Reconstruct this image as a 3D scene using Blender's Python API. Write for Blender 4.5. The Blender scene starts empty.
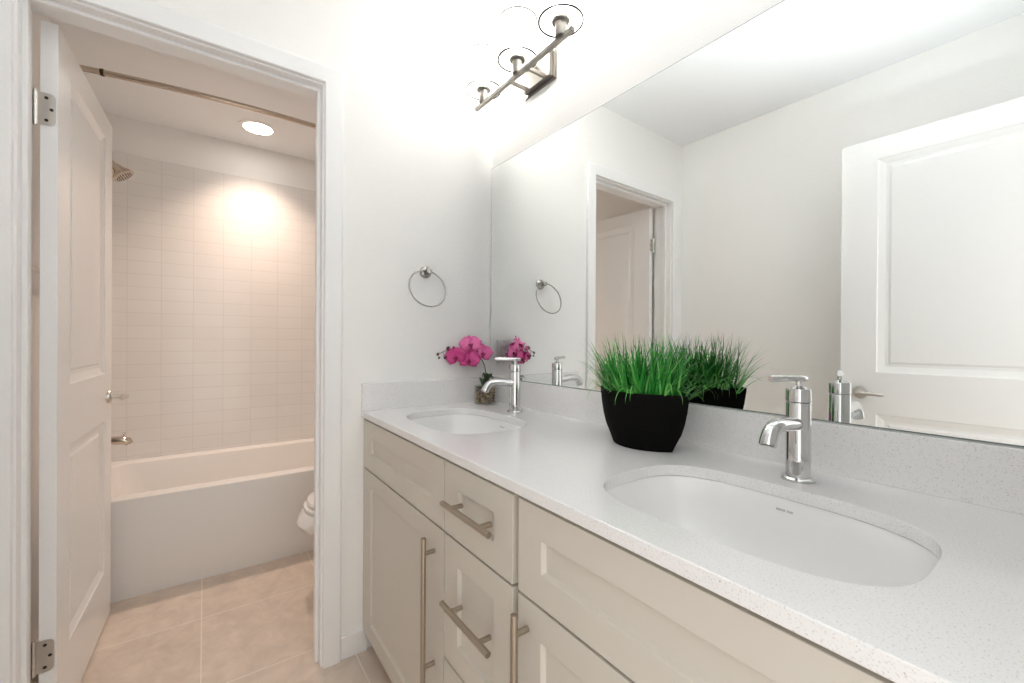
import bpy, bmesh, math, random
from mathutils import Vector, Matrix

random.seed(7)
scene = bpy.context.scene
COL = scene.collection
PI = math.pi

# ------------------------------------------------------------------ camera
CAM_POS = Vector((-1.0378, -1.5979, 1.1513))
YAW, PITCH, ROLL, FPX = math.radians(35.8724), math.radians(-0.1559), math.radians(0.3307), 425.27
F = Vector((math.sin(YAW) * math.cos(PITCH), math.cos(YAW) * math.cos(PITCH), math.sin(PITCH)))
R0 = Vector((math.cos(YAW), -math.sin(YAW), 0))
U0 = R0.cross(F)
R1 = R0 * math.cos(ROLL) + U0 * math.sin(ROLL)
U1 = U0 * math.cos(ROLL) - R0 * math.sin(ROLL)
cam_data = bpy.data.cameras.new('camera')
cam_data.sensor_width = 36.0
cam_data.lens = 36.0 * FPX / 1024.0
cam_data.clip_start = 0.01
cam = bpy.data.objects.new('camera', cam_data)
COL.objects.link(cam)
M = Matrix((R1, U1, -F)).transposed().to_4x4()
M.translation = CAM_POS
cam.matrix_world = M
scene.camera = cam

# ------------------------------------------------------------------ light and exposure
scene.view_settings.view_transform = 'Standard'
scene.view_settings.look = 'None'
scene.view_settings.gamma = 1.0
scene.view_settings.use_curve_mapping = False
scene.view_settings.exposure = 1.4
scene.cycles.max_bounces = 14
scene.cycles.diffuse_bounces = 8
scene.cycles.glossy_bounces = 6
scene.cycles.transmission_bounces = 8
scene.cycles.transparent_max_bounces = 16
scene.cycles.caustics_reflective = False
scene.cycles.caustics_refractive = False
scene.cycles.sample_clamp_indirect = 20.0
BULB_STRENGTH = 21.0
BULB_COLOR = (1.0, 0.94, 0.87)
DOWNLIGHT_LENS = 8.0
DOWNLIGHT_WATTS = 2.5
DOWNLIGHT_COLOR = (1.0, 0.76, 0.61)
world = bpy.data.worlds.new('world')
scene.world = world
world.use_nodes = True
bg = world.node_tree.nodes['Background']
bg.inputs['Color'].default_value = (1.0, 0.985, 0.96, 1)
bg.inputs['Strength'].default_value = 0.75
# added fill spot aimed at the ceiling, standing in for the photographer's bounced flash
fl = bpy.data.lights.new('bounce_flash_fill', 'SPOT')
fl.energy = 25.0
fl.color = (0.92, 0.97, 1.0)
fl.spot_size = math.radians(96)
fl.spot_blend = 1.0
fl.shadow_soft_size = 0.04
fo_ = bpy.data.objects.new('bounce_flash_fill', fl)
COL.objects.link(fo_)
fo_.location = (-0.66, -1.34, 1.22)
fo_.rotation_euler = (math.radians(180 - 4), 0, 0)
# sampling portal in the entry doorway behind the camera (emits nothing itself)
pl = bpy.data.lights.new('doorway_portal', 'AREA')
pl.shape = 'RECTANGLE'
pl.size, pl.size_y = 0.74, 2.03
pl.cycles.is_portal = True
po = bpy.data.objects.new('doorway_portal', pl)
COL.objects.link(po)
po.location = (-0.972, -1.70, 1.02)
po.rotation_euler = (math.radians(90), 0, 0)

# ------------------------------------------------------------------ materials
def mat(name):
    m = bpy.data.materials.new(name)
    m.use_nodes = True
    return m, m.node_tree.nodes, m.node_tree.links, m.node_tree.nodes['Principled BSDF']

def plain(name, col, rough=0.5, metal=0.0, coat=0.0, bump=0.0, bscale=200.0, spec=0.5):
    m, n, l, p = mat(name)
    p.inputs['Base Color'].default_value = (*col, 1)
    p.inputs['Roughness'].default_value = rough
    p.inputs['Metallic'].default_value = metal
    p.inputs['Coat Weight'].default_value = coat
    p.inputs['Specular IOR Level'].default_value = spec
    if bump:
        g = n.new('ShaderNodeNewGeometry')
        t = n.new('ShaderNodeTexNoise')
        t.inputs['Scale'].default_value = bscale
        t.inputs['Detail'].default_value = 3
        l.new(g.outputs['Position'], t.inputs['Vector'])
        b = n.new('ShaderNodeBump')
        b.inputs['Strength'].default_value = bump
        b.inputs['Distance'].default_value = 0.002
        l.new(t.outputs['Fac'], b.inputs['Height'])
        l.new(b.outputs['Normal'], p.inputs['Normal'])
    return m

def emit(name, col, strength):
    m = bpy.data.materials.new(name)
    m.use_nodes = True
    n, l = m.node_tree.nodes, m.node_tree.links
    n.clear()
    e = n.new('ShaderNodeEmission')
    e.inputs['Color'].default_value = (*col, 1)
    e.inputs['Strength'].default_value = strength
    o = n.new('ShaderNodeOutputMaterial')
    l.new(e.outputs[0], o.inputs[0])
    return m

def glass(name, tint=(0.97, 0.98, 0.98), frost=0.0, refl=1.0):
    m = bpy.data.materials.new(name)
    m.use_nodes = True
    n, l = m.node_tree.nodes, m.node_tree.links
    n.clear()
    t = n.new('ShaderNodeBsdfTransparent')
    t.inputs['Color'].default_value = (*tint, 1)
    g = n.new('ShaderNodeBsdfGlossy')
    g.inputs['Roughness'].default_value = 0.03
    g.inputs['Color'].default_value = (refl, refl, refl, 1)
    f = n.new('ShaderNodeLayerWeight')
    f.inputs['Blend'].default_value = 0.5
    pw = n.new('ShaderNodeMath'); pw.operation = 'POWER'
    l.new(f.outputs['Facing'], pw.inputs[0]); pw.inputs[1].default_value = 5.0
    ma = n.new('ShaderNodeMath'); ma.operation = 'MULTIPLY_ADD'
    l.new(pw.outputs[0], ma.inputs[0]); ma.inputs[1].default_value = 0.75; ma.inputs[2].default_value = 0.04
    mx = n.new('ShaderNodeMixShader')
    l.new(ma.outputs[0], mx.inputs[0])
    l.new(t.outputs[0], mx.inputs[1])
    l.new(g.outputs[0], mx.inputs[2])
    out = mx
    if frost:
        tr = n.new('ShaderNodeBsdfTranslucent')
        tr.inputs['Color'].default_value = (0.9, 0.9, 0.9, 1)
        m2 = n.new('ShaderNodeMixShader')
        m2.inputs[0].default_value = frost
        l.new(mx.outputs[0], m2.inputs[1])
        l.new(tr.outputs[0], m2.inputs[2])
        out = m2
    o = n.new('ShaderNodeOutputMaterial')
    l.new(out.outputs[0], o.inputs[0])
    return m

def tile_mat(name, uaxis, vaxis, u0, v0, w, h, mortar, base, var, grout, rough, mottled=0.0, bump=0.25, soft=0.1):
    """stack-bonded tiles laid on the world grid"""
    m, n, l, p = mat(name)
    g = n.new('ShaderNodeNewGeometry')
    s = n.new('ShaderNodeSeparateXYZ')
    l.new(g.outputs['Position'], s.inputs[0])
    def off(ax, o):
        a = n.new('ShaderNodeMath'); a.operation = 'ADD'
        l.new(s.outputs['XYZ'.index(ax)], a.inputs[0])
        a.inputs[1].default_value = -o
        return a
    a, b = off(uaxis, u0), off(vaxis, v0)
    c = n.new('ShaderNodeCombineXYZ')
    l.new(a.outputs[0], c.inputs[0]); l.new(b.outputs[0], c.inputs[1])
    t = n.new('ShaderNodeTexBrick')
    t.offset = 0.0
    t.squash = 1.0
    l.new(c.outputs[0], t.inputs['Vector'])
    t.inputs['Scale'].default_value = 1.0
    t.inputs['Mortar Size'].default_value = mortar
    t.inputs['Mortar Smooth'].default_value = soft
    t.inputs['Brick Width'].default_value = w
    t.inputs['Row Height'].default_value = h
    t.inputs['Color1'].default_value = (*base, 1)
    t.inputs['Color2'].default_value = (*var, 1)
    t.inputs['Mortar'].default_value = (*grout, 1)
    colsock = t.outputs['Color']
    if mottled:
        ns = n.new('ShaderNodeTexNoise')
        ns.inputs['Scale'].default_value = 13.0
        ns.inputs['Detail'].default_value = 8.0
        ns.inputs['Roughness'].default_value = 0.65
        ns.inputs['Distortion'].default_value = 0.6
        l.new(g.outputs['Position'], ns.inputs['Vector'])
        r = n.new('ShaderNodeMapRange')
        r.inputs['From Min'].default_value = 0.3
        r.inputs['From Max'].default_value = 0.7
        r.inputs['To Min'].default_value = 1.0 - mottled
        r.inputs['To Max'].default_value = 1.0 + mottled * 0.6
        l.new(ns.outputs['Fac'], r.inputs['Value'])
        mul = n.new('ShaderNodeMix'); mul.data_type = 'RGBA'; mul.blend_type = 'MULTIPLY'
        mul.inputs['Factor'].default_value = 1.0
        l.new(t.outputs['Color'], mul.inputs['A'])
        l.new(r.outputs['Result'], mul.inputs['B'])
        mm = n.new('ShaderNodeMix'); mm.data_type = 'RGBA'
        l.new(t.outputs['Fac'], mm.inputs['Factor'])
        l.new(mul.outputs['Result'], mm.inputs['A'])
        mm.inputs['B'].default_value = (*grout, 1)
        colsock = mm.outputs['Result']
    l.new(colsock, p.inputs['Base Color'])
    p.inputs['Roughness'].default_value = rough
    inv = n.new('ShaderNodeMath'); inv.operation = 'SUBTRACT'
    inv.inputs[0].default_value = 1.0
    l.new(t.outputs['Fac'], inv.inputs[1])
    bp = n.new('ShaderNodeBump')
    bp.inputs['Strength'].default_value = bump
    bp.inputs['Distance'].default_value = 0.001
    l.new(inv.outputs[0], bp.inputs['Height'])
    l.new(bp.outputs['Normal'], p.inputs['Normal'])
    return m

def quartz(name):
    m, n, l, p = mat(name)
    g = n.new('ShaderNodeNewGeometry')
    base = (0.83, 0.825, 0.825, 1)
    def specks(scale, lo, hi):
        v = n.new('ShaderNodeTexNoise')
        v.inputs['Scale'].default_value = scale
        v.inputs['Detail'].default_value = 2.0
        l.new(g.outputs['Position'], v.inputs['Vector'])
        r = n.new('ShaderNodeMapRange')
        r.inputs['From Min'].default_value = lo
        r.inputs['From Max'].default_value = hi
        l.new(v.outputs['Fac'], r.inputs['Value'])
        return r.outputs['Result']
    def mix(a, fac, col):
        x = n.new('ShaderNodeMix'); x.data_type = 'RGBA'
        l.new(fac, x.inputs['Factor'])
        if isinstance(a, tuple): x.inputs['A'].default_value = a
        else: l.new(a, x.inputs['A'])
        x.inputs['B'].default_value = col
        return x.outputs['Result']
    c = mix(base, specks(420, 0.56, 0.74), (0.63, 0.61, 0.595, 1))
    c = mix(c, specks(560, 0.60, 0.72), (0.86, 0.86, 0.86, 1))
    c = mix(c, specks(250, 0.68, 0.76), (0.53, 0.50, 0.48, 1))
    l.new(c, p.inputs['Base Color'])
    p.inputs['Roughness'].default_value = 0.16
    return m

def varied(name, c1, c2, c3, rough=0.45):
    """colour picked per blade / per petal from a face attribute"""
    m, n, l, p = mat(name)
    a = n.new('ShaderNodeAttribute'); a.attribute_name = 'tone'
    r = n.new('ShaderNodeValToRGB')
    e = r.color_ramp.elements
    e[0].color = (*c1, 1); e[1].color = (*c3, 1)
    k = r.color_ramp.elements.new(0.5); k.color = (*c2, 1)
    l.new(a.outputs['Fac'], r.inputs['Fac'])
    l.new(r.outputs['Color'], p.inputs['Base Color'])
    p.inputs['Roughness'].default_value = rough
    return m

PAINT = plain('wall_paint', (0.89, 0.885, 0.87), 0.75, bump=0.5, bscale=170)
CEIL = plain('ceiling_paint', (0.89, 0.905, 0.92), 0.8, bump=0.2, bscale=150)
TRIM = plain('trim_paint', (0.88, 0.88, 0.88), 0.34)
DOORP = plain('door_paint', (0.88, 0.88, 0.88), 0.25)
TILE_X = tile_mat('wall_tile_far', 'X', 'Z', -1.4049, 2.221, 0.1547, 0.0766, 0.0016, (0.78, 0.765, 0.75), (0.80, 0.785, 0.77), (0.70, 0.68, 0.66), 0.14, bump=0.35)
TILE_Y = tile_mat('wall_tile_side', 'Y', 'Z', 1.73, 2.221, 0.1547, 0.0766, 0.0016, (0.78, 0.765, 0.75), (0.80, 0.785, 0.77), (0.70, 0.68, 0.66), 0.14, bump=0.35)
FLOOR = tile_mat('floor_tile', 'X', 'Y', -0.5855, 0.1075, 0.4585, 0.4535, 0.0022, (0.70, 0.595, 0.505), (0.72, 0.615, 0.525), (0.82, 0.76, 0.69), 0.34, mottled=0.15, bump=0.3)
QUARTZ = quartz('quartz')
CAB = plain('cabinet_paint', (0.625, 0.585, 0.52), 0.42)
CABIN = plain('cabinet_inside', (0.40, 0.34, 0.28), 0.6)
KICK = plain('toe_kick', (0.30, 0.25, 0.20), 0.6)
NICKEL = plain('brushed_nickel', (0.46, 0.40, 0.33), 0.28, metal=1.0)
SATIN = plain('satin_nickel', (0.63, 0.60, 0.56), 0.30, metal=1.0)
BRONZE = plain('rod_nickel', (0.58, 0.50, 0.42), 0.16, metal=1.0)
FIXTURE = plain('fixture_nickel', (0.27, 0.25, 0.23), 0.4, metal=1.0)
RINGM = plain('ring_nickel', (0.36, 0.35, 0.33), 0.22, metal=1.0)
CHROME = plain('chrome', (0.66, 0.66, 0.66), 0.03, metal=1.0)
DARK = plain('dark_gap', (0.02, 0.018, 0.016), 0.6)
PORC = plain('porcelain', (0.86, 0.86, 0.855), 0.22, coat=0.25)
TUBM = plain('tub_acrylic', (0.80, 0.785, 0.765), 0.38)
MIRROR = plain('mirror_silver', (0.935, 0.955, 0.945), 0.0, metal=1.0)
MEDGE = plain('mirror_edge', (0.25, 0.30, 0.29), 0.2)
CLEARP = plain('clear_plastic', (0.85, 0.87, 0.87), 0.1)
BLACK = plain('black_ceramic', (0.0035, 0.0032, 0.003), 0.75, spec=0.08)
SOIL = plain('potting_foam', (0.02, 0.018, 0.012), 0.9)
GRASS = varied('grass_blade', (0.008, 0.12, 0.014), (0.030, 0.34, 0.040), (0.24, 0.62, 0.14), 0.42)
LEAF = plain('orchid_leaf', (0.035, 0.075, 0.022), 0.4)
STEM = plain('orchid_stem', (0.07, 0.11, 0.035), 0.5)
PETAL = varied('orchid_petal', (0.48, 0.030, 0.17), (0.62, 0.055, 0.26), (0.78, 0.17, 0.42), 0.5)
LIP = plain('orchid_lip', (0.26, 0.008, 0.07), 0.5)
BUD = plain('orchid_bud', (0.12, 0.03, 0.05), 0.5)
PEBBLE = varied('pebbles', (0.018, 0.009, 0.005), (0.20, 0.10, 0.045), (0.62, 0.42, 0.20), 0.35)
PLASTIC = plain('white_plastic', (0.82, 0.82, 0.82), 0.3)
GLASS = glass('clear_glass', (0.97, 0.98, 0.98))
FROST = glass('frosted_glass', (0.95, 0.95, 0.95), frost=0.35)
GEDGE = plain('glass_edge', (0.004, 0.004, 0.004), 0.6, spec=0.05)  # refraction at the clear shade rims, painted in as near-black
POTGLASS = glass('pot_glass', (0.93, 0.94, 0.92))
BULB = emit('bulb_glow', BULB_COLOR, BULB_STRENGTH)
LENS = emit('downlight_glow', (1.0, .93, .85), DOWNLIGHT_LENS)
LOGO = plain('grey_ink', (0.45, 0.46, 0.47), 0.4)

# ------------------------------------------------------------------ mesh helpers
def new():
    return bmesh.new()

def obj(name, bm, m, parent=None, loc=(0, 0, 0), smooth=False, bevel=0.0, seg=2, solid=0.0, sub=0, angle=35):
    bmesh.ops.recalc_face_normals(bm, faces=bm.faces[:])
    me = bpy.data.meshes.new(name)
    bm.to_mesh(me); bm.free()
    for x in (m if isinstance(m, (list, tuple)) else [m]):
        me.materials.append(x)
    o = bpy.data.objects.new(name, me)
    COL.objects.link(o)
    o.location = loc
    if parent is not None:
        o.parent = parent
    if smooth:
        me.polygons.foreach_set('use_smooth', [True] * len(me.polygons))
        me.update()
        if smooth == 'auto':
            lim = math.radians(40)
            b2 = bmesh.new(); b2.from_mesh(me)
            for e in b2.edges:
                if len(e.link_faces) == 2 and e.calc_face_angle(0) > lim:
                    e.smooth = False
            b2.to_mesh(me); b2.free()
    if solid:
        s = o.modifiers.new('solid', 'SOLIDIFY'); s.thickness = solid; s.offset = 1
    if sub:
        s = o.modifiers.new('sub', 'SUBSURF'); s.levels = sub; s.render_levels = sub
    if bevel:
        b = o.modifiers.new('bevel', 'BEVEL'); b.width = bevel; b.segments = seg
        b.limit_method = 'ANGLE'; b.angle_limit = math.radians(angle)
    return o

def tag(o, label, cat, group=None, kind=None):
    o['label'] = label; o['category'] = cat
    if group: o['group'] = group
    if kind: o['kind'] = kind
    return o

def thing(name, label, cat, loc=(0, 0, 0), rz=0.0, group=None):
    o = bpy.data.objects.new(name, None)
    o.empty_display_size = 0.05
    COL.objects.link(o)
    o.location = loc; o.rotation_euler = (0, 0, rz)
    return tag(o, label, cat, group)

def struct(name, bm, m, **k):
    o = obj(name, bm, m, **k)
    o['kind'] = 'structure'
    return o

def box(bm, x0, x1, y0, y1, z0, z1):
    v = [bm.verts.new((x, y, z)) for z in (z0, z1) for y in (y0, y1) for x in (x0, x1)]
    for f in ((0, 1, 3, 2), (4, 6, 7, 5), (0, 4, 5, 1), (2, 3, 7, 6), (0, 2, 6, 4), (1, 5, 7, 3)):
        bm.faces.new([v[i] for i in f])

def loft(bm, rings, cap0=True, cap1=True, closed=True, mi=0):
    vs = [[bm.verts.new(p) for p in r] for r in rings]
    n = len(rings[0])
    fs = []
    for a, b in zip(vs, vs[1:]):
        for i in range(n if closed else n - 1):
            j = (i + 1) % n
            fs.append(bm.faces.new((a[i], a[j], b[j], b[i])))
    if cap0: fs.append(bm.faces.new(vs[0][::-1]))
    if cap1: fs.append(bm.faces.new(vs[-1]))
    for f in fs: f.material_index = mi
    return fs

def frame_of(d):
    d = Vector(d).normalized()
    a = Vector((0, 0, 1)) if abs(d.z) < 0.9 else Vector((1, 0, 0))
    u = d.cross(a).normalized()
    return u, d.cross(u).normalized(), d

def cyl(bm, p0, p1, r0, r1=None, n=24, cap=True):
    r1 = r0 if r1 is None else r1
    p0, p1 = Vector(p0), Vector(p1)
    u, w, d = frame_of(p1 - p0)
    ring = lambda p, r: [p + (u * math.cos(2 * PI * i / n) + w * math.sin(2 * PI * i / n)) * r for i in range(n)]
    loft(bm, [ring(p0, r0), ring(p1, r1)], cap, cap)

def lathe(bm, prof, c=(0, 0, 0), n=32, axis=(0, 0, 1), cap0=True, cap1=True):
    """prof: list of (radius, height along axis)"""
    u, w, d = frame_of(axis)
    c = Vector(c)
    rings = [[c + d * h + (u * math.cos(2 * PI * i / n) + w * math.sin(2 * PI * i / n)) * max(r, 1e-5) for i in range(n)] for r, h in prof]
    loft(bm, rings, cap0, cap1)

def tube(bm, pts, radii, n=14, cap=True):
    pts = [Vector(p) for p in pts]
    if not isinstance(radii, (list, tuple)): radii = [radii] * len(pts)
    rings = []
    ref = None
    for i, p in enumerate(pts):
        t = (pts[min(i + 1, len(pts) - 1)] - pts[max(i - 1, 0)]).normalized()
        if ref is None:
            ref = frame_of(t)[0]
        u = (ref - t * ref.dot(t)).normalized()
        w = t.cross(u); ref = u
        rings.append([p + (u * math.cos(2 * PI * k / n) + w * math.sin(2 * PI * k / n)) * radii[i] for k in range(n)])
    loft(bm, rings, cap, cap)

def torus(bm, c, axis, R, r, n=56, k=10):
    u, w, d = frame_of(axis)
    c = Vector(c)
    rings = []
    for i in range(n):
        a = 2 * PI * i / n
        e = u * math.cos(a) + w * math.sin(a)
        rings.append([c + e * R + (e * math.cos(2 * PI * j / k) + d * math.sin(2 * PI * j / k)) * r for j in range(k)])
    rings.append(rings[0])
    loft(bm, rings, False, False)
    bmesh.ops.remove_doubles(bm, verts=bm.verts[:], dist=1e-6)

def superell(cx, cy, z, b, a, n=3.0, N=72):
    """b along x, a along y"""
    out = []
    for i in range(N):
        t = 2 * PI * i / N
        c, s = math.cos(t), math.sin(t)
        out.append(Vector((cx + b * math.copysign(abs(c) ** (2 / n), c), cy + a * math.copysign(abs(s) ** (2 / n), s), z)))
    return out

def rrect(cx, cy, z, b, a, r, k=8):
    """rounded rectangle, b half-size in x, a half-size in y"""
    out = []
    for qx, qy, a0 in ((1, 1, 0), (-1, 1, 90), (-1, -1, 180), (1, -1, 270)):
        for i in range(k + 1):
            t = math.radians(a0 + 90 * i / k)
            out.append(Vector((cx + qx * (b - r) + r * math.cos(t), cy + qy * (a - r) + r * math.sin(t), z)))
    return out

def bezier(p0, p1, p2, p3, n):
    p0, p1, p2, p3 = map(Vector, (p0, p1, p2, p3))
    return [p0 * (1 - t) ** 3 + p1 * 3 * t * (1 - t) ** 2 + p2 * 3 * t * t * (1 - t) + p3 * t ** 3 for t in [i / n for i in range(n + 1)]]

def panelled(bm, W, H, T, panels, prof, mp, back=True):
    """slab W x H x T with moulded panels on the front (and back). mp(u, v, w) -> point, w = 0 on the front, T on the back"""
    us = sorted({0.0, W, *[p[0] for p in panels], *[p[1] for p in panels]})
    vs = sorted({0.0, H, *[p[2] for p in panels], *[p[3] for p in panels]})
    def side(wf, sgn):
        def inpanel(u, v):
            return any(p[0] < u < p[1] and p[2] < v < p[3] for p in panels)
        for i in range(len(us) - 1):
            for j in range(len(vs) - 1):
                if not inpanel((us[i] + us[i + 1]) / 2, (vs[j] + vs[j + 1]) / 2):
                    bm.faces.new([bm.verts.new(mp(u, v, wf)) for u, v in ((us[i], vs[j]), (us[i + 1], vs[j]), (us[i + 1], vs[j + 1]), (us[i], vs[j + 1]))])
        for (u0, u1, v0, v1) in panels:
            rings = [[mp(u, v, wf + sgn * dep) for u, v in ((u0 + d, v0 + d), (u1 - d, v0 + d), (u1 - d, v1 - d), (u0 + d, v1 - d))] for d, dep in [(0, 0)] + prof]
            loft(bm, rings, False, True)
    side(0.0, 1)
    if back: side(T, -1)
    else: bm.faces.new([bm.verts.new(mp(u, v, T)) for u, v in ((0, 0), (W, 0), (W, H), (0, H))])
    for (a, b, seq) in (((0, 0), (W, 0), us), ((0, H), (W, H), us)):
        for i in range(len(seq) - 1):
            bm.faces.new([bm.verts.new(mp(seq[i], a[1], 0)), bm.verts.new(mp(seq[i + 1], a[1], 0)), bm.verts.new(mp(seq[i + 1], a[1], T)), bm.verts.new(mp(seq[i], a[1], T))])
    for u in (0, W):
        for j in range(len(vs) - 1):
            bm.faces.new([bm.verts.new(mp(u, vs[j], 0)), bm.verts.new(mp(u, vs[j + 1], 0)), bm.verts.new(mp(u, vs[j + 1], T)), bm.verts.new(mp(u, vs[j], T))])
    bmesh.ops.remove_doubles(bm, verts=bm.verts[:], dist=1e-5)

CASING = [(0, 0), (0, .0125), (.0012, .0148), (.003, .0158), (.050, .0165), (.057, .0158), (.060, .0125), (.060, 0)]

def casing(bm, p0, p1, udir, vdir, m0=0, m1=0):
    """moulding swept p0 -> p1; u runs away from the opening, v out of the wall; m0/m1 mitre the ends"""
    p0, p1, udir, vdir = map(Vector, (p0, p1, udir, vdir))
    d = (p1 - p0).normalized()
    loft(bm, [[p0 + udir * u + vdir * v - d * (m0 * u) for u, v in CASING], [p1 + udir * u + vdir * v + d * (m1 * u) for u, v in CASING]])

# ------------------------------------------------------------------ the setting
XL, XR = -1.55, 0.004          # left wall, right wall (the mirror hangs on it)
YB, YF, YT = -1.66, 0.0, 1.7415  # back wall, partition with the doorway, far tiled wall
WT = 0.115
H = 2.44
JL, JR, JH = -1.4208, -0.7058, 2.04   # bath door jamb

b = new(); box(b, XL - .15, XR + .15, YB - .9, YT + .15, -.1, 0); struct('floor', b, FLOOR)
b = new(); box(b, XL - .15, XR + .15, YB - WT, YT + .15, H, H + .1); struct('ceiling', b, CEIL)
XB = XL
b = new(); box(b, XL - .12, XL, YB - WT, YT + .12, 0, H); struct('wall_left', b, PAINT)
b = new(); box(b, XR, XR + .12, YB - WT, YT + .12, 0, H); struct('wall_right', b, PAINT)
b = new(); box(b, XB, XR, YT, YT + .12, 0, H); struct('wall_far', b, PAINT)
b = new()
box(b, XL, JL - .018, YF, WT, 0, H); box(b, JR + .018, XR, YF, WT, 0, H); box(b, JL - .018, JR + .018, YF, WT, JH + .018, H)
struct('wall_front', b, PAINT)
EL, ER = -1.372, -0.60           # entry door jamb in the back wall, behind the camera
b = new()
box(b, XL, EL - .018, YB - WT, YB, 0, H); box(b, ER + .018, XR, YB - WT, YB, 0, H); box(b, EL - .018, ER + .018, YB - WT, YB, JH + .022, H)
struct('wall_back', b, PAINT)

def jamb(name, x0, x1, y0, y1, zh, stop_y):
    b = new()
    box(b, x0 - .018, x0, y0, y1, 0, zh); box(b, x1, x1 + .018, y0, y1, 0, zh); box(b, x0 - .018, x1 + .018, y0, y1, zh, zh + .018)
    s0, s1 = stop_y
    box(b, x0, x0 + .011, s0, s1, 0, zh - .011); box(b, x1 - .011, x1, s0, s1, 0, zh - .011); box(b, x0, x1, s0, s1, zh - .011, zh)
    return struct(name, b, TRIM, bevel=.0015)

def casing_set(name, x0, x1, zh, y, out):
    b = new()
    rv = .006
    v = (0, out, 0)
    casing(b, (x0 - rv, y, 0), (x0 - rv, y, zh + rv), (-1, 0, 0), v, 0, 1)
    casing(b, (x1 + rv, y, 0), (x1 + rv, y, zh + rv), (1, 0, 0), v, 0, 1)
    casing(b, (x0 - rv, y, zh + rv), (x1 + rv, y, zh + rv), (0, 0, 1), v, 1, 1)
    return struct(name, b, TRIM)

jamb('trim_1', JL, JR, 0, WT, JH, (.030, .0506))
casing_set('trim_2', JL, JR, JH, 0, -1)
casing_set('trim_3', JL, JR, JH, WT, 1)
jamb('trim_4', EL, ER, YB - WT, YB, JH + .004, (YB - .078, YB - .05))
b = new()
box(b, JR + .0665, -.545, -.012, 0, 0, .083)
struct('baseboard_front', b, TRIM, bevel=.003)
b = new(); box(b, XL, XL + .012, YB + .03, -.012, 0, .083); struct('baseboard_left', b, TRIM, bevel=.003)
b = new(); box(b, XR - .012, XR, WT, .90, 0, .083); struct('baseboard_right', b, TRIM, bevel=.003)

# tiled tub surround
TZ = 2.221
b = new(); box(b, XB + .01, XR - .01, YT - .01, YT, .42, TZ); struct('trim_5', b, TILE_X)
b = new(); box(b, XB, XB + .01, .905, YT, .42, TZ); struct('trim_6', b, TILE_Y)
b = new(); box(b, XR - .01, XR, .905, YT, .42, TZ); struct('trim_7', b, TILE_Y)

# ------------------------------------------------------------------ panelled doors
DOORPROF = [(.004, .0035), (.012, .006), (.027, .0105), (.038, .0105), (.046, .0065)]

def lever(parent, mp, s, z, wside, hinge_sign):
    """lever handle; mp maps (s, w, z); wside = -1 front, +1 back"""
    w0 = 0 if wside < 0 else .035
    P = lambda ds, dw, dz: Vector(mp(s + ds, w0 + wside * dw, z + dz))
    b = new()
    n = P(0, 1, 0) - P(0, 0, 0)
    lathe(b, [(.027, 0), (.027, .004), (.024, .009), (.012, .011), (.010, .014)], P(0, 0, 0), 28, n)
    cyl(b, P(0, .010, 0), P(0, .050, 0), .009, n=18)
    pts = [P(0, .040, 0), P(0, .050, 0), P(hinge_sign * .012, .056, 0), P(hinge_sign * .05, .056, .001), P(hinge_sign * .090, .054, -.002)]
    tube(b, pts, [.010, .010, .0095, .008, .0065], 14)
    obj('lever_handle', b, SATIN, parent, smooth='auto')

def hinge(parent, mp, z):
    """mp maps (s, w, z): w across the hinge edge of the leaf, s < 0 in front of that edge"""
    b = new()
    pin = Vector(mp(-.002, .0445, z))
    for k in range(5):
        za = z - .046 + k * .0185
        cyl(b, (pin.x, pin.y, za), (pin.x, pin.y, za + .0178), .0058, n=16)
    cyl(b, (pin.x, pin.y, z - .049), (pin.x, pin.y, z + .049), .0040, n=12)
    h0 = 0.0445
    ring = []
    c = .012
    pts = [(h0, -.0445), (.004 + c, -.0445)] + [(.004 + c - c * math.sin(t), -.0445 + c - c * math.cos(t)) for t in (PI / 6, PI / 3, PI / 2)]
    pts += [(w, -v) for w, v in reversed(pts)]
    loft(b, [[mp(-.0022, w, z + v) for w, v in pts], [mp(-.0002, w, z + v) for w, v in pts]])
    h = obj('hinge', b, SATIN, parent, smooth='auto')
    for w, v in ((.022, .031), (.012, 0), (.022, -.031)):
        b = new()
        cyl(b, mp(-.0030, w, z + v), mp(-.0020, w, z + v), .0042, n=14)
        obj('screw', b, DARK, h)

def passage_door(name, origin, ang, W, label, panels, hinged_low, lever_s, levers, hz, lever_z=.913):
    """leaf runs from the origin along (sin ang, cos ang); the front faces +x"""
    d = Vector((math.sin(ang), math.cos(ang), 0)); n = Vector((math.cos(ang), -math.sin(ang), 0))
    root = thing(name, label, 'door', origin)
    root['kind'] = 'structure'
    mp = lambda s, w, z: d * s - n * w + Vector((0, 0, z))
    b = new()
    panelled(b, W, 2.02, .035, panels, DOORPROF, lambda u, v, w: mp(u, w, v + .012))
    obj('door_leaf', b, DOORP, root, bevel=.0012)
    for side in levers:
        lever(root, mp, lever_s, lever_z, side, -1 if hinged_low else 1)
    b = new()
    e = W + .001 if hinged_low else -.001
    ee = W - .002 if hinged_low else .002
    pts = [mp(e, .006, .865), mp(e, .029, .865), mp(e, .029, .975), mp(e, .006, .975)]
    pts2 = [mp(ee, .006, .865), mp(ee, .029, .865), mp(ee, .029, .975), mp(ee, .006, .975)]
    loft(b, [pts, pts2])
    obj('latch_plate', b, SATIN, root)
    for z in hz:
        hinge(root, mp, z)
    return root

passage_door('door_1', (-1.374, .1245, 0), math.radians(1.8), .697,
             'white two-panel bath door standing open into the tub room, hinged at the left jamb',
             [(.121, .576, .212, .812), (.121, .576, .998, 1.930)], True, .635, (-1, 1), (1.787, .262))
passage_door('door_2', (-1.3536, -.930, 0), math.radians(181.2), .735,
             'white two-panel entry door seen in the mirror, standing open along the left wall',
             [(.126, .61, .212, .830), (.126, .61, 1.010, 1.930)], False, .072, (1,), (), .931)

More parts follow.
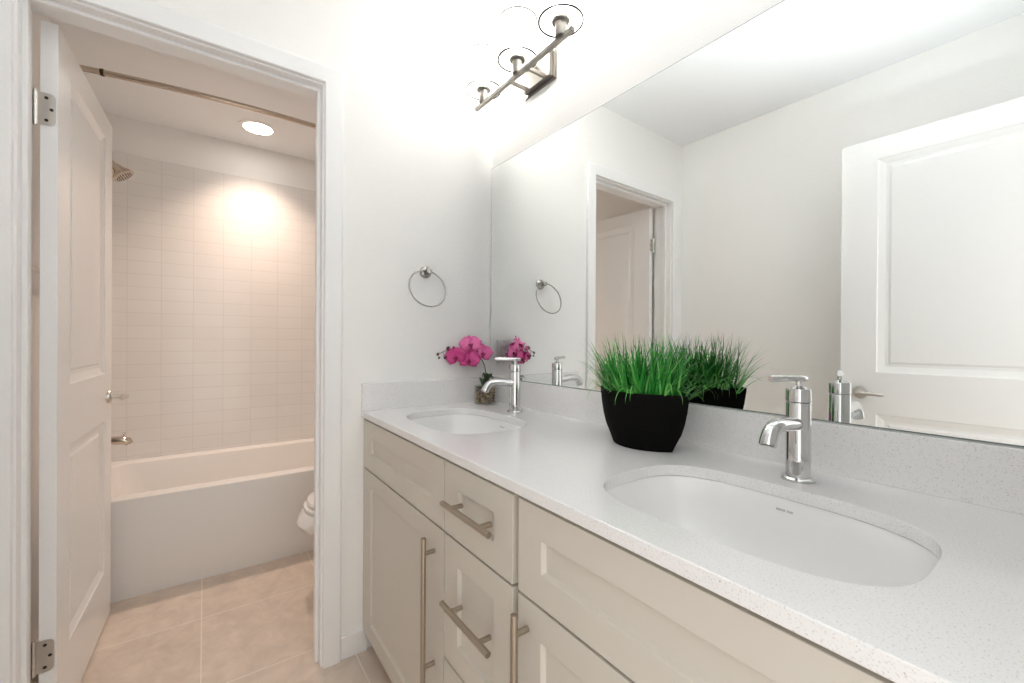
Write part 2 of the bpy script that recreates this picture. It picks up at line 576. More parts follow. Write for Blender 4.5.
# ------------------------------------------------------------------ vanity cabinets
XF = -.560                      # front plane of doors and drawers
SHAKER = [(.0008, .0006), (.0048, .0085), (.0058, .0088)]

def shaker(name, parent, y0, y1, z0, z1, stile=.066):
    """frame-and-panel front, flat in the plane x = XF; y0 is the end nearer the camera"""
    b = new()
    W, Hh = y1 - y0, z1 - z0
    panelled(b, W, Hh, .019, [(stile, W - stile, stile * .85, Hh - stile * .85)], SHAKER, lambda u, v, w: Vector((XF + w, y0 + u - parent.location.y, z0 + v)), back=False)
    return obj(name, b, CAB, parent, bevel=.0015)

def bar_pull(parent, root, y, z, length, posts, vertical):
    """round bar pull standing off the front on two posts"""
    oy = root.location.y
    b = new()
    xb = XF - .031
    e = (lambda t: (xb, y - oy, z + t)) if vertical else (lambda t: (xb, y + t - oy, z))
    cyl(b, e(-length / 2), e(length / 2), .0067, n=20)
    for t in posts:
        p = e(t)
        cyl(b, (XF - .0002, p[1], p[2]), p, .0058, n=16)
    return obj('bar_handle', b, NICKEL, parent, smooth='auto', bevel=.0006)

def cabinet(name, label, y0, y1, fill1=0.0):
    """open-topped frameless carcass: sides, bottom, back, filler; y0 < y1"""
    yc = (y0 + y1) / 2
    r = thing(name, label, 'cabinet', (0, yc, 0), group=None)
    a, c = y0 - yc, y1 - yc
    xf = XF + .0205
    b = new()
    box(b, xf, -.005, a, a + .016, .075, .8655); box(b, xf, -.005, c - .016, c, .075, .8655)
    box(b, xf, -.005, a + .016, c - .016, .075, .091); box(b, -.02, -.005, a + .016, c - .016, .091, .8655)
    if fill1: box(b, XF + .001, xf + .019, c - fill1, c, .075, .8655)
    obj('cabinet_body', b, CAB, r)
    b = new(); box(b, -.480, -.462, a, c, 0, .075); obj('toe_kick', b, KICK, r)
    return r

Z1, Z2, ZR0, ZR1 = .080, .6785, .6845, .8565
sc1 = cabinet('sink_cabinet', 'greige shaker cabinet beside the doorway wall, under the far sink', -.6575, -.001, fill1=.0165)
shaker('false_drawer_front', sc1, -.6550, -.020, ZR0, ZR1)
f = shaker('cabinet_door', sc1, -.6550, -.020, Z1, Z2)
bar_pull(f, sc1, -.6055, .470, .366, (-.1425, .1435), True)
dc = cabinet('drawer_cabinet', 'narrow greige drawer stack between the two wider sink cabinets', -.9525, -.658)
for z0, z1, hz in ((ZR0, ZR1, .7735), (.3785, Z2, .5415), (Z1, .3725, .235)):
    f = shaker('drawer_front', dc, -.9430, -.6600, z0, z1)
    bar_pull(f, dc, -.807, hz, .200, (-.0595, .0595), False)
sc2 = cabinet('sink_cabinet', 'greige shaker cabinet nearest the camera, under the near sink', -1.640, -.9530)
shaker('false_drawer_front', sc2, -1.630, -.9610, ZR0, ZR1)
f = shaker('cabinet_door', sc2, -1.630, -.9610, Z1, Z2)
bar_pull(f, sc2, -.991, .481, .366, (-.1465, .1465), True)

# ------------------------------------------------------------------ countertop with undermount sinks
CT, CB, XC = .888, .866, -.5685
SX, SB, SA, SN = -.337, .1545, .221, 3.2
SINKS = (-.3602, -1.2636)
ct = thing('countertop', 'long white speckled quartz countertop holding two sinks over the vanity cabinets', 'countertop', (-.28, -.82, CB))
oc = Vector(ct.location)
b = new()
outer = [Vector((XC, -1.655, CT)), Vector((XR, -1.655, CT)), Vector((XR, 0, CT)), Vector((XC, 0, CT))]
loops = [outer] + [superell(SX, y, CT, SB, SA, SN) for y in SINKS]
ed = []
for lp in loops:
    vs = [b.verts.new(p - oc) for p in lp]
    ed += [b.edges.new((vs[i], vs[(i + 1) % len(vs)])) for i in range(len(vs))]
bmesh.ops.triangle_fill(b, use_beauty=True, use_dissolve=False, edges=ed)
g = bmesh.ops.extrude_face_region(b, geom=b.faces[:])
bmesh.ops.translate(b, verts=[v for v in g['geom'] if isinstance(v, bmesh.types.BMVert)], vec=(0, 0, CB - CT))
obj('slab', b, QUARTZ, ct, bevel=.0015)
b = new(); box(b, -.020, XR, -.8175, .8175, 0, .100)
tag(obj('backsplash', b, QUARTZ, loc=(0, -.8380, CT), bevel=.0012), 'long speckled quartz backsplash strip under the mirror, behind both faucets', 'backsplash', 'quartz splashes')
b = new(); box(b, XC - XR, 0, -.020, 0, 0, .100)
tag(obj('backsplash', b, QUARTZ, loc=(XR, 0, CT), bevel=.0012), 'short speckled quartz side splash on the doorway wall behind the orchid', 'backsplash', 'quartz splashes')

def sink(label, y):
    r = thing('undermount_sink', label, 'sink', (SX, y, CB), group='undermount sinks')
    b = new()
    spec = [(1.09, 1.065, -.0008), (1.015, 1.01, -.0008), (1.0, 1.0, -.006), (.975, .98, -.035), (.93, .945, -.075), (.86, .88, -.108), (.72, .76, -.130), (.50, .52, -.142), (.16, .12, -.147)]
    inner = [superell(0, 0, z, SB * k, SA * q, SN - .8 * i / 8) for i, (k, q, z) in enumerate(spec)]
    outer = [superell(0, 0, z - .009, SB * k + (.008 if i else 0), SA * q + (.008 if i else 0), SN - .8 * i / 8) for i, (k, q, z) in enumerate(spec)]
    loft(b, outer[::-1] + inner)
    obj('basin', b, PORC, r, smooth='auto')
    b = new()
    lathe(b, [(.024, -.1462), (.024, -.1435), (.020, -.1415), (.008, -.1405)], n=28)
    obj('drain', b, CHROME, r, smooth='auto')
    # worn grey maker's lettering on the back wall of the bowl, too small to read
    b = new()
    x = -.0130
    for k, wd in enumerate((.0045, .004, .0045, .003, .0045, .004, 0, .0045, .004, .0045, .003)):
        if wd:
            y0, y1 = -x - wd * .42, -x
            z0, z1 = -.0190, -.0225
            pts = []
            for yy, zz in ((y0, z0), (y1, z0), (y1, z1), (y0, z1)):
                t = max(0.0, 1 - (abs(yy) / (SA * .985)) ** 3.0) ** (1 / 3.0)
                q = SB * (1.0 - .025 * (-zz - .006) / .029)
                pts.append(Vector((q * t - .0010, yy, zz)))
            loft(b, [pts, [p + Vector((.0006, 0, 0)) for p in pts]])
        x += .0026
    obj('maker_mark', b, LOGO, r)
    return r

sink('oval white undermount sink at the doorway end, beyond the grass planter', SINKS[0])
sink('oval white undermount sink nearest the camera, in front of the closer faucet', SINKS[1])

# ------------------------------------------------------------------ faucets
def faucet(label, x, y, rz_handle):
    r = thing('faucet', label, 'faucet', (x, y, CT), group='chrome faucets')
    b = new(); lathe(b, [(.0285, 0), (.0285, .004), (.026, .0065), (.0215, .008)], n=40); obj('base_flange', b, CHROME, r, smooth='auto')
    b = new(); lathe(b, [(.0205, .006), (.0205, .1465), (.0195, .148)], n=40); obj('body', b, CHROME, r, smooth='auto')
    b = new(); lathe(b, [(.0185, .1475), (.0185, .1495)], n=40); obj('joint_ring', b, DARK, r)
    b = new(); lathe(b, [(.0196, .149), (.0209, .1505), (.0209, .172), (.0195, .1745), (.009, .178), (.006, .180)], n=40); obj('cap', b, CHROME, r, smooth='auto')
    b = new()
    pts = [(-.012, 0, .108), (-.04, 0, .110)] + bezier((-.066, 0, .113), (-.100, 0, .115), (-.121, 0, .111), (-.129, 0, .083), 9)
    n = len(pts)
    tube(b, pts, [.0135] * 2 + [.0135 + .0005 * i / 9 for i in range(n - 2)], 22)
    sp = obj('spout', b, CHROME, r, smooth='auto')
    b = new(); cyl(b, (-.1294, 0, .0825), (-.1298, 0, .0810), .0105, n=22); obj('aerator', b, SATIN, sp)
    b = new()
    d = Vector((-math.cos(rz_handle), math.sin(rz_handle), 0))
    cyl(b, (0, 0, .178), (0, 0, .190), .0048, n=16)
    tube(b, [d * -.020 + Vector((0, 0, .1935)), d * -.0185 + Vector((0, 0, .1935)), Vector((0, 0, .194)), d * .073 + Vector((0, 0, .1950)), d * .075 + Vector((0, 0, .1950))], [.0050, .0062, .0064, .0062, .0052], 18)
    obj('lever', b, CHROME, r, smooth='auto')
    return r

faucet('chrome single-lever faucet at the far sink, beside the pink orchid', -.1150, -.3410, math.radians(25))
faucet('chrome single-lever faucet at the near sink, right of the grass planter', -.1150, -1.2600, math.radians(16))

# ------------------------------------------------------------------ mirror
ALPHA = .0096          # the glass stands a little off the wall towards the doorway corner
mr = thing('wall_mirror', 'large frameless wall mirror above the backsplash, reaching to the doorway wall', 'mirror', (0, -1.45, .9885), ALPHA)
b = new()
my0, my1, mz1, me_ = -.152, 1.430, 1.907 - .9885, .0022
ring3 = [[Vector((x, y, z)) for y, z in ((my0 + e, e), (my1 - e, e), (my1 - e, mz1 - e), (my0 + e, mz1 - e))] for x, e in ((.003, 0), (.001, 0), (0, me_))]
loft(b, ring3)
b.normal_update()
for fc in b.faces:
    fc.material_index = 0 if fc.calc_area() > 1.0 else 1
obj('mirror_glass', b, [MIRROR, MEDGE], mr)
b = new(); box(b, -.004, .004, 1.4265, 1.4315, 1.212 - .9885, 1.232 - .9885); obj('mirror_clip', b, CLEARP, mr, bevel=.001)

# ------------------------------------------------------------------ vanity light
VX, VY, VZ = -.107, -.335, 2.12
vl = thing('vanity_light', 'brushed nickel three-light bar with clear glass shades above the mirror', 'wall light', (XR, VY, VZ))
dx = VX - XR
b = new(); box(b, -.008, 0, -.092, .092, -.008, .112); obj('backplate', b, FIXTURE, vl, bevel=.001)
b = new(); box(b, -.026, -.008, -.080, .080, .004, .100); obj('canopy_box', b, FIXTURE, vl, bevel=.002)
b = new(); cyl(b, (-.026, .0, .066), (-.031, .0, .066), .0065, n=18); obj('cap_nut', b, FIXTURE, vl, smooth='auto')
for s in (-1, 1):
    b = new(); box(b, dx, -.024, s * .052 - .006, s * .052 + .006, .004, .016); obj('arm', b, FIXTURE, vl, bevel=.001)
b = new(); box(b, dx - .0075, dx + .0075, -.292, .292, 0, .015); obj('cross_bar', b, FIXTURE, vl, bevel=.0012)
for k in (-1, 0, 1):
    y = k * .235
    b = new(); lathe(b, [(.0185, .013), (.0185, .058), (.028, .060), (.029, .066), (.024, .070)], (dx, y, 0), 32); obj('socket_cup', b, FIXTURE, vl, smooth='auto')
    b = new()
    lathe(b, [(.020, .0615), (.0715, .0615), (.0715, .205), (.0695, .205), (.0695, .0635), (.020, .0635)], (dx, y, 0), 56, cap0=False, cap1=False)
    sh = obj('glass_shade', b, GLASS, vl, smooth='auto')
    for zr, rr, rt in ((.0625, .0715, .0027), (.205, .0705, .0018)):
        b = new(); torus(b, (dx, y, zr), (0, 0, 1), rr, rt, 64, 8); obj('shade_rim', b, GEDGE, sh, smooth=True)
    b = new(); lathe(b, [(.040, .066), (.040, .185)], (dx, y, 0), 40, cap0=False, cap1=False); obj('frosted_sleeve', b, FROST, sh, smooth=True)
    b = new()
    lathe(b, [(.012, .074), (.013, .085), (.020, .100), (.028, .122), (.030, .138), (.027, .155), (.018, .166), (.004, .170)], (dx, y, 0), 28)
    obj('bulb', b, BULB, vl, smooth=True)

# ------------------------------------------------------------------ towel ring and outlet on the doorway wall
tr = thing('towel_ring', 'round brushed nickel towel ring on the wall between doorway and mirror', 'towel ring', (-.3165, 0, 1.424))
b = new(); lathe(b, [(.0245, 0), (.0245, .004), (.021, .008), (.012, .011), (.009, .028), (.0115, .034), (.0105, .041), (.005, .044)], (0, 0, 0), 32, (0, -1, 0)); obj('post', b, RINGM, tr, smooth='auto')
b = new(); torus(b, (-.012, -.030 - .30 * .074, -.954 * .074), (0, -.954, .30), .0765, .0030, 72, 10); obj('ring', b, RINGM, tr, smooth=True)

ol = thing('wall_outlet', 'white outlet plate on the doorway wall behind the orchid, seen in the mirror', 'outlet', (-.097, 0, 1.0975))
b = new(); box(b, -.036, .036, -.006, 0, -.057, .057); obj('cover_plate', b, PLASTIC, ol, bevel=.003)
b = new(); box(b, -.0165, .0165, -.0085, -.005, -.0335, .0335); fo = obj('outlet_face', b, PLASTIC, ol, bevel=.001)
for s in (-1, 1):
    b = new()
    zc = s * .021
    box(b, -.0075, -.0055, -.0088, -.0080, zc - .001, zc + .007); box(b, .0050, .0068, -.0088, -.0080, zc - .001, zc + .006)
    cyl(b, (0, -.0088, zc - .0065), (0, -.0080, zc - .0065), .0024, n=12)
    obj('socket_slots', b, DARK, fo)
for s in (-1, 1):
    b = new(); box(b, -.0065, .0065, -.0098, -.0080, s * .005 - .003, s * .005 + .003); obj('test_button', b, PLASTIC, fo, bevel=.0006)
    b = new(); cyl(b, (0, -.0068, s * .0486), (0, -.0055, s * .0486), .0028, n=14); obj('screw', b, SATIN, ol)

# ------------------------------------------------------------------ plants
def set_tone(o, tones):
    at = o.data.attributes.new('tone', 'FLOAT', 'FACE')
    at.data.foreach_set('value', tones)

gp = thing('grass_planter', 'black boat-shaped planter of green faux grass between the two sinks', 'plant', (-.140, -.917, CT))
def lens(L, W, z, n=28, p=.85):
    pts = []
    for i in range(n):
        t = -1 + 2 * i / n
        pts.append((W * (1 - t * t) ** p, L * t, z))
    for i in range(n):
        t = 1 - 2 * i / n
        pts.append((-W * (1 - t * t) ** p, L * t, z))
    return [Vector(q) for q in pts]
b = new()
prof = [(.0, .089, .052), (.02, .099, .058), (.045, .1130, .0660), (.07, .1215, .0710), (.10, .1280, .0745), (.139, .1335, .0765)]
rings = [lens(L, W, z) for z, L, W in prof]
rings += [lens(.1250, .0715, .139), lens(.1215, .0690, .116)]
loft(b, rings)
obj('pot', b, BLACK, gp, smooth='auto')
b = new(); loft(b, [lens(.1195, .0675, .112), lens(.1195, .0675, .118)]); obj('potting_foam', b, SOIL, gp)

def blade(bm, base, tip_dir, length, width, curl, tone, tones, droop=0.0, seg=6):
    """one strap leaf: rises, leans along tip_dir, tapers to a point"""
    base = Vector(base)
    h = Vector((tip_dir[0], tip_dir[1], 0))
    s = h.normalized().cross(Vector((0, 0, 1))) if h.length > 1e-4 else Vector((1, 0, 0))
    prev = None
    p = base.copy()
    ang = tip_dir[2]
    step = length / seg
    for i in range(seg + 1):
        t = i / seg
        w = width * (1 - t) ** .7 * (0.75 + .25 * math.sin(PI * min(1, t * 2.2))) + 1e-5
        fold = h.normalized() * (w * .25) if h.length > 1e-4 else Vector((0, 0, 0))
        row = [bm.verts.new(p - s * w), bm.verts.new(p + fold), bm.verts.new(p + s * w)]
        if prev:
            for k in range(2):
                bm.faces.new((prev[k], prev[k + 1], row[k + 1], row[k])); tones.append(tone)
        prev = row
        ang += curl * (0.4 + t) + droop * t * t
        d = h.normalized() * math.sin(ang) + Vector((0, 0, math.cos(ang)))
        p = p + d * step

rnd = random.Random(11)
b = new(); tones = []
for i in range(500):
    while True:
        u, v = rnd.uniform(-1, 1), rnd.uniform(-1, 1)
        if abs(u) < (1 - v * v) ** .85: break
    bx, by = u * .060, v * .112
    out = Vector((u * .8, v * 1.0, 0)) + Vector((rnd.gauss(0, .45), rnd.gauss(0, .45), 0))
    ang0 = min(.55, abs(rnd.gauss(.15, .20)) + .16 * max(abs(u), abs(v)))
    ln = rnd.uniform(.11, .185) * (1.0 if rnd.random() < .85 else .7)
    tn = min(1, max(0, rnd.gauss(.42, .26)))
    blade(b, (bx, by, .115), (out.x, out.y, ang0), ln, rnd.uniform(.0027, .0046), rnd.gauss(.09, .12), tn, tones)
for i in range(46):          # arching outer straps
    a = rnd.uniform(0, 2 * PI)
    bx, by = .055 * math.cos(a), .105 * math.sin(a)
    blade(b, (bx, by, .115), (math.cos(a) + rnd.gauss(0, .3), math.sin(a) + rnd.gauss(0, .3), rnd.uniform(.25, .6)), rnd.uniform(.09, .15), rnd.uniform(.0022, .0032), rnd.uniform(.16, .30), rnd.uniform(.55, 1.0), tones, droop=rnd.uniform(0, .25), seg=9)
for (ux, uy, a0, ln, cu) in ((.55, -1, .62, .21, .10), (.75, -.9, .72, .23, .11), (.35, -1, .45, .16, .06), (.9, -.8, .85, .24, .10), (.2, -1, .36, .15, .02), (.6, -1, .9, .22, .08)):
    blade(b, (.010, -.108, .115), (ux, uy, a0), ln, .0027, cu, .75, tones, droop=.1, seg=9)
for (ux, uy, a0, ln, cu) in ((-.3, 1, .5, .15, .08), (.2, 1, .6, .16, .12), (-.5, 1, .35, .15, .05), (0, 1, .8, .15, .14)):
    blade(b, (-.005, .106, .115), (ux, uy, a0), ln, .0024, cu, .7, tones, droop=.1, seg=9)
bmesh.ops.recalc_face_normals(b, faces=b.faces[:])
go = obj('grass_blades', b, GRASS, gp, smooth=True)
set_tone(go, tones)
go['kind'] = 'stuff'

# orchid
OX, OY = -.092, -.104
orc = thing('potted_orchid', 'pink orchid spray in a small pebble-filled glass cube in the counter corner', 'plant', (OX, OY, CT))
def OP(x, y, z): return Vector((x - OX, y - OY, z - CT))
rot = Matrix.Rotation(math.radians(28), 3, 'Z')
b = new()
rings = []
for hb, z in ((.033, 0), (.0355, .002), (.0355, .078)):
    rings.append([rot @ q for q in rrect(0, 0, z, hb, hb, .004, 4)])
for hb, z in ((.0335, .078), (.0335, .004)):
    rings.append([rot @ q for q in rrect(0, 0, z, hb, hb, .003, 4)])
loft(b, rings)
obj('glass_pot', b, POTGLASS, orc)
b = new(); tones = []
rp = random.Random(3)
for layer in range(6):
    for i in range(-2, 3):
        for j in range(-2, 3):
            if max(abs(i), abs(j)) < 2 and layer < 5: continue
            c = rot @ Vector((i * .0125 + rp.uniform(-.001, .001) + (-.0008 if i > 0 else .0008), j * .0125 + rp.uniform(-.001, .001), .0115 + layer * .0112))
            m3 = Matrix.Translation(c) @ Matrix.Rotation(rp.uniform(0, 6), 4, Vector((rp.random(), rp.random(), rp.random() + .1)).normalized()) @ Matrix.Diagonal((rp.uniform(.0060, .0076), rp.uniform(.0050, .0068), rp.uniform(.0042, .0058), 1))
            before = len(b.faces)
            bmesh.ops.create_icosphere(b, subdivisions=2, radius=1.0, matrix=m3)
            tones += [rp.random()] * (len(b.faces) - before)
po_ = obj('pebbles', b, PEBBLE, orc, smooth=True)
set_tone(po_, tones); po_['kind'] = 'stuff'

def strap(bm, p0, p1, p2, p3, width, n=8, thick=.0012):
    pts = bezier(p0, p1, p2, p3, n)
    rows = []
    for i, p in enumerate(pts):
        t = i / n
        d = (pts[min(i + 1, n)] - pts[max(i - 1, 0)]).normalized()
        s = d.cross(Vector((0, 0, 1)))
        s = s.normalized() if s.length > 1e-3 else Vector((1, 0, 0))
        u = s.cross(d)
        w = width * math.sin(PI * (.08 + .92 * t) ** .75) ** .7 if t < 1 else 1e-4
        rows.append([p - s * w, p - u * (w * .28), p + s * w, p - u * (w * .28 - thick)])
    loft(bm, rows)
for k, (e, hgt, w) in enumerate((((-.030, -.022), .046, .022), ((.020, -.026), .052, .021), ((.028, .004), .066, .020), ((-.010, .008), .070, .018), ((.000, -.032), .034, .022))):
    b = new()
    strap(b, (0, 0, .070), (e[0] * .3, e[1] * .3, .070 + hgt), (e[0] * .8, e[1] * .8, .075 + hgt), (e[0] * 1.15, e[1] * 1.15, .078 + hgt * .35), w)
    obj('leaf', b, LEAF, orc, smooth=True)
stem_pts = bezier(OP(-.093, -.104, .955), OP(-.080, -.100, 1.03), OP(-.082, -.080, 1.075), OP(-.125, -.055, 1.105), 12) + bezier(OP(-.125, -.055, 1.105), OP(-.165, -.035, 1.125), OP(-.205, -.025, 1.125), OP(-.265, -.0165, 1.093), 10)[1:]
b = new(); tube(b, stem_pts, [.0026 - .0014 * i / (len(stem_pts) - 1) for i in range(len(stem_pts))], 8); obj('flower_stem', b, STEM, orc, smooth=True)

def petal(bm, mtx, ang, length, width, cup, tone, tones, round_=True):
    nr, nc = 8, 6
    d = Vector((math.cos(ang), math.sin(ang), 0)); s = Vector((-math.sin(ang), math.cos(ang), 0))
    rows = []
    for i in range(nr + 1):
        t = i / nr
        prof = math.sin(PI * min(.985, .07 + .93 * t ** (.80 if round_ else .95))) ** (.62 if round_ else .85)
        row = []
        for j in range(nc + 1):
            q = -1 + 2 * j / nc
            z = cup * (t * t) - .18 * width * q * q * (.4 + t) + .006 * math.sin(5 * t + 2 * q + tone * 9) * t
            row.append(bm.verts.new(mtx @ (d * (length * t * (1 - .06 * q * q)) + s * (width * prof * q) + Vector((0, 0, z)))))
        rows.append(row)
    for a, c in zip(rows, rows[1:]):
        for j in range(nc):
            bm.faces.new((a[j], a[j + 1], c[j + 1], c[j])); tones.append(min(1, max(0, tone)))

def flower(c, face, roll, scale, tone):
    f = Vector(face).normalized()
    u = Vector((0, 0, 1)).cross(f).normalized(); v = f.cross(u)
    mtx = Matrix((u, v, f)).transposed().to_4x4()
    mtx = Matrix.Translation(c) @ mtx @ Matrix.Rotation(roll, 4, 'Z') @ Matrix.Scale(scale, 4)
    b = new(); tones = []
    for a, l, w, rd, dt in ((90, .036, .014, False, -.1), (215, .036, .0135, False, -.15), (325, .036, .0135, False, -.1)):
        petal(b, mtx, math.radians(a), l, w, -.004, tone + dt, tones, rd)
    for a in (8, 172):
        petal(b, mtx @ Matrix.Translation((0, .002, .002)), math.radians(a), .040, .026, .003, tone + .15, tones)
    bmesh.ops.recalc_face_normals(b, faces=b.faces[:])
    o = obj('flower', b, PETAL, orc, smooth=True, solid=.0006)
    set_tone(o, tones)
    b = new()
    L = lambda x, y, z: mtx @ Vector((x, y, z))
    tube(b, [L(0, .001, .001), L(0, -.003, .008), L(0, -.010, .013), L(0, -.017, .011)], [.0035 * scale, .0050 * scale, .0040 * scale, .0008], 10)
    for s in (-1, 1):
        tube(b, [L(0, -.002, .004), L(s * .005, -.003, .010), L(s * .008, .000, .014)], [.003 * scale, .0035 * scale, .0008], 8)
    obj('flower_lip', b, LIP, o, smooth=True)
    return o
FACE = (-.52, -.84, .02)
FLOWERS = [((-.140, -.060, 1.132), (-.42, -.88, .25), .1, 1.22, .80),
           ((-.092, -.080, 1.096), (-.30, -.92, .05), -.15, 1.15, .72),
           ((-.200, -.045, 1.083), (-.62, -.74, -.12), .25, 1.22, .25),
           ((-.150, -.066, 1.068), (-.50, -.84, -.20), -.1, 1.22, .42),
           ((-.112, -.060, 1.110), (-.35, -.93, .10), .5, .95, .55)]
for c, fd, rl, sc, tn in FLOWERS:
    cc = OP(*c)
    flower(cc, fd, rl, sc, tn)
    near = min(stem_pts, key=lambda p: (p - cc).length)
    b = new(); tube(b, [near, (near + cc) / 2 + Vector((0, .004, .003)), cc - Vector(fd).normalized() * .001], .0011, 6); obj('flower_stalk', b, STEM, orc, smooth=True)
for c, r_, m_ in (((-.267, -.0165, 1.093), .0060, BUD), ((-.262, -.0180, 1.078), .0050, STEM), ((-.226, -.026, 1.117), .0082, BUD), ((-.236, -.0240, 1.080), .0078, BUD)):
    cc = OP(*c)
    b = new()
    bmesh.ops.create_uvsphere(b, u_segments=16, v_segments=10, radius=1.0, matrix=Matrix.Translation(cc) @ Matrix.Rotation(.6, 4, 'Y') @ Matrix.Diagonal((r_ * .85, r_ * .85, r_ * 1.15, 1)))
    obj('bud', b, m_, orc, smooth=True)
    near = min(stem_pts, key=lambda p: (p - cc).length)
    if (near - cc).length > .004:
        b = new(); tube(b, [near, cc], .0009, 6); obj('bud_stalk', b, STEM, orc, smooth=True)

# ------------------------------------------------------------------ tub room
tb = thing('bathtub', 'white alcove bathtub with smooth apron under the tiled wall', 'bathtub', (-.7725, 1.3225, 0))
tx0, tx1, ty0, ty1 = XB + .011, XR - .011, .9142, YT - .011
cx, cy = 0.0, (ty0 + ty1) / 2 - 1.3225
hb, ha = (tx1 - tx0) / 2, (ty1 - ty0) / 2
TH = .440
b = new()
icy = (.990 + 1.655) / 2 - 1.3225; ia = (1.655 - .990) / 2
rings = [rrect(cx, cy, 0, hb, ha, .008), rrect(cx, cy, TH - .012, hb, ha, .008), rrect(cx, cy, TH - .003, hb - .003, ha - .003, .008), rrect(cx, cy, TH, hb - .010, ha - .010, .010)]
rings += [rrect(cx, icy, TH, hb - .075, ia, .09), rrect(cx, icy, TH - .006, hb - .084, ia - .009, .09), rrect(cx, icy, TH - .05, hb - .095, ia - .018, .10),
          rrect(cx - .01, icy, .20, hb - .15, ia - .045, .11), rrect(cx - .015, icy, .11, hb - .20, ia - .075, .12), rrect(cx - .02, icy, .085, hb - .27, ia - .12, .10)]
loft(b, rings)
obj('tub_shell', b, TUBM, tb, smooth='auto')
b = new(); lathe(b, [(.030, 0), (.030, .003), (.012, .006)], (-.46, icy, .0845), 28); obj('tub_drain', b, SATIN, tb, smooth='auto')
b = new(); lathe(b, [(.035, 0), (.034, .006), (.010, .010)], (tx0 + .7725 + .108, icy, .33), 28, (1, 0, .15)); obj('overflow_plate', b, SATIN, tb, smooth='auto')

sp = thing('tub_spout', 'brushed nickel tub spout on the left tiled wall above the bathtub', 'tub spout', (XB + .01, 1.33, .628))
b = new()
lathe(b, [(.028, 0), (.028, .005), (.022, .010)], (0, 0, 0), 24, (1, 0, 0))
tube(b, [(.004, 0, .002), (.120, 0, .003), (.164, 0, .001), (.184, 0, -.006), (.191, 0, -.020)], [.0205, .0205, .0205, .0195, .0165], 18)
so = obj('spout_body', b, BRONZE, sp, smooth='auto')
b = new(); cyl(b, (.170, 0, .016), (.170, 0, .034), .004, n=12); cyl(b, (.170, 0, .034), (.170, 0, .040), .0065, n=14); obj('diverter_knob', b, BRONZE, sp, smooth='auto')

sh = thing('shower_fixture', 'brushed nickel shower head on the left tiled wall, high above the tub', 'shower head', (XB + .01, 1.36, 2.062))
b = new(); lathe(b, [(.030, 0), (.029, .004), (.014, .010)], (0, 0, 0), 24, (1, 0, 0)); obj('flange', b, BRONZE, sh, smooth='auto')
b = new(); tube(b, [(0, 0, 0), (.07, 0, .004), (.098, 0, -.002), (.118, 0, -.018)], .0085, 14); obj('shower_arm', b, BRONZE, sh, smooth='auto')
ax = Vector((.62, -.06, -.78)).normalized()
b = new(); lathe(b, [(.012, 0), (.015, .014), (.022, .032), (.033, .056), (.048, .074), (.050, .083), (.046, .088)], Vector((.110, 0, -.010)), 32, ax); hd = obj('spray_head', b, BRONZE, sh, smooth='auto')
b = new()
fc = Vector((.110, 0, -.010)) + ax * .0875
u, w, d = frame_of(ax)
for rr, k in ((.012, 6), (.023, 12), (.033, 18)):
    for i in range(k):
        a = 2 * PI * i / k
        q = fc + (u * math.cos(a) + w * math.sin(a)) * rr
        cyl(b, q, q + ax * .002, .0024, n=8)
obj('spray_nozzles', b, DARK, hd)

rod = thing('shower_rod', 'curved brushed nickel shower rod spanning the tub front', 'shower rod', (-.7725, .95, 2.292))
b = new()
xr = (XR - XB) / 2 - .001
pts = [(x, -.083 + .083 * (x / xr) ** 2, 0) for x in [xr * (-1 + 2 * i / 40) for i in range(41)]]
tube(b, pts, .0125, 16); obj('rod_tube', b, BRONZE, rod, smooth='auto')
for s in (-1, 1):
    b = new(); lathe(b, [(.030, 0), (.030, .004), (.020, .014), (.014, .020)], (s * xr, 0, 0), 24, (-s, 0, 0)); obj('wall_flange', b, BRONZE, rod, smooth='auto')
b = new(); cyl(b, (-.630, -.0275, 0), (-.618, -.0295, 0), .0150, n=20); obj('joint_ring', b, plain('rod_joint', (.10, .08, .06), .4, metal=.8), rod, smooth='auto')

dl = thing('recessed_light', 'round recessed ceiling light over the bathtub', 'ceiling light', (-.776, 1.425, H))
b = new()
lathe(b, [(.104, 0), (.104, -.003), (.098, -.006), (.080, -.006), (.076, -.001)], (0, 0, 0), 56, cap0=False, cap1=False); obj('trim_ring', b, TRIM, dl, smooth='auto')
b = new(); lathe(b, [(.078, -.0005), (.078, -.0025), (.060, -.0035), (.002, -.004)], (0, 0, 0), 56); obj('light_lens', b, LENS, dl, smooth=True)
la = bpy.data.lights.new('downlight_beam', 'AREA')      # the lamp's own shielded beam
la.shape = 'DISK'; la.size = .15; la.spread = math.radians(104)
la.energy = DOWNLIGHT_WATTS; la.color = DOWNLIGHT_COLOR
lo = bpy.data.objects.new('downlight_beam', la); COL.objects.link(lo)
lo.parent = dl; lo.location = (0, 0, -.0075)

bar = thing('towel_bar', 'nickel towel bar on the left wall, glimpsed through the hinge gap of the bath door', 'towel bar', (XB, .60, 1.385))
b = new(); cyl(b, (.045, -.22, 0), (.045, .22, 0), .0075, n=16); obj('bar', b, SATIN, bar, smooth='auto')
for s in (-1, 1):
    b = new(); lathe(b, [(.022, 0), (.021, .005), (.010, .009), (.010, .054)], (0, s * .20, 0), 24, (1, 0, 0)); obj('bar_post', b, SATIN, bar, smooth='auto')

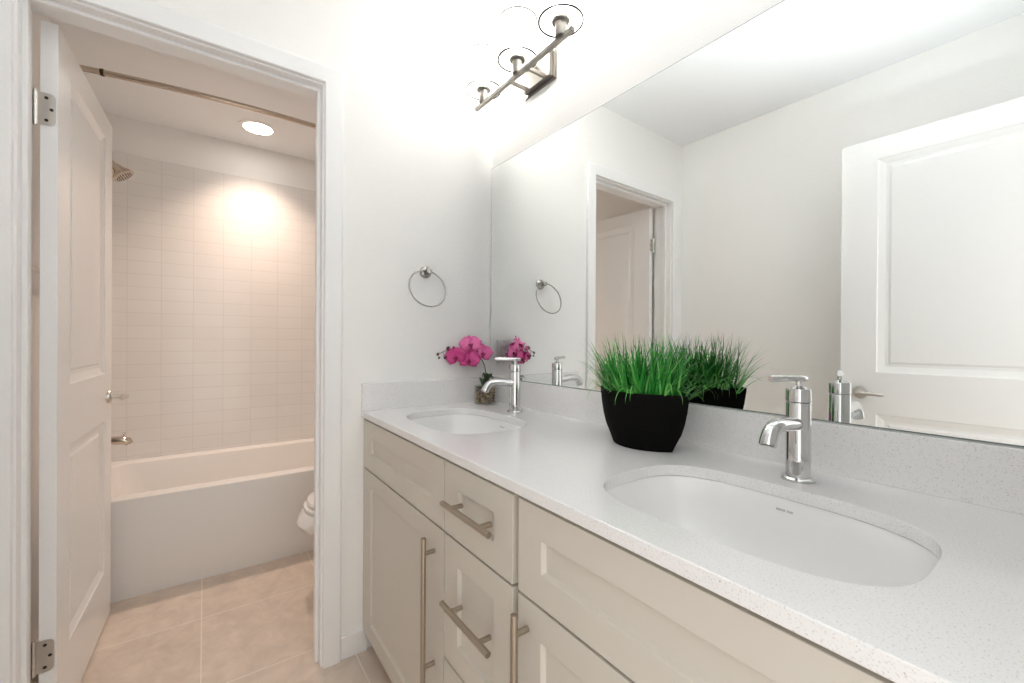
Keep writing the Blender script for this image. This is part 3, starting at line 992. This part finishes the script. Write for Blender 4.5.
# toilet against the right wall, facing left
TY = .515
to = thing('toilet', 'white toilet behind the doorway jamb, beside the bathtub', 'toilet', (XR - .36, TY, 0))
ox = -(XR - .36)
def tring(x0, x1, hw, z, n=2.3, N=48):
    return superell((x0 + x1) / 2 + ox, 0, z, (x1 - x0) / 2, hw, n, N)
b = new()
loft(b, [tring(-.52, -.10, .105, 0), tring(-.52, -.10, .108, .03), tring(-.53, -.10, .098, .10), tring(-.56, -.11, .110, .20), tring(-.625, -.13, .140, .262), tring(-.682, -.15, .170, .290), tring(-.697, -.17, .180, .318), tring(-.688, -.18, .182, .345), tring(-.672, -.185, .180, .365),
         tring(-.667, -.19, .178, .370), tring(-.625, -.245, .140, .370), tring(-.615, -.255, .130, .33), tring(-.56, -.31, .085, .26), tring(-.51, -.36, .05, .22)])
obj('bowl', b, PORC, to, smooth='auto')
b = new(); box(b, -.235 + ox, -.012 + ox, -.17, .17, .28, .404); obj('rear_deck', b, PORC, to, bevel=.02, seg=4)
b = new()
loft(b, [tring(-.665, -.215, .176, .3720), tring(-.669, -.212, .179, .376), tring(-.668, -.213, .178, .387), tring(-.661, -.22, .172, .390), tring(-.595, -.275, .112, .390), tring(-.595, -.275, .112, .3720), tring(-.665, -.215, .176, .3720)], False, False)
obj('seat', b, PORC, to, smooth='auto')
b = new()
loft(b, [tring(-.655, -.205, .172, .3970), tring(-.657, -.202, .174, .401), tring(-.652, -.205, .170, .412), tring(-.625, -.225, .148, .419), tring(-.56, -.28, .09, .422)])
obj('lid', b, PORC, to, smooth='auto')
b = new(); box(b, -.208 + ox, -.014 + ox, -.205, .205, .404, .745); obj('tank', b, PORC, to, bevel=.02, seg=4)
b = new(); box(b, -.214 + ox, -.010 + ox, -.211, .211, .746, .778); obj('tank_lid', b, PORC, to, bevel=.01, seg=3)
b = new(); cyl(b, (-.208 + ox, .15, .68), (-.222 + ox, .15, .68), .010, n=16); tube(b, [(-.222 + ox, .15, .68), (-.224 + ox, .12, .678), (-.222 + ox, .075, .672)], [.006, .006, .005], 10); obj('flush_lever', b, CHROME, to, smooth='auto')
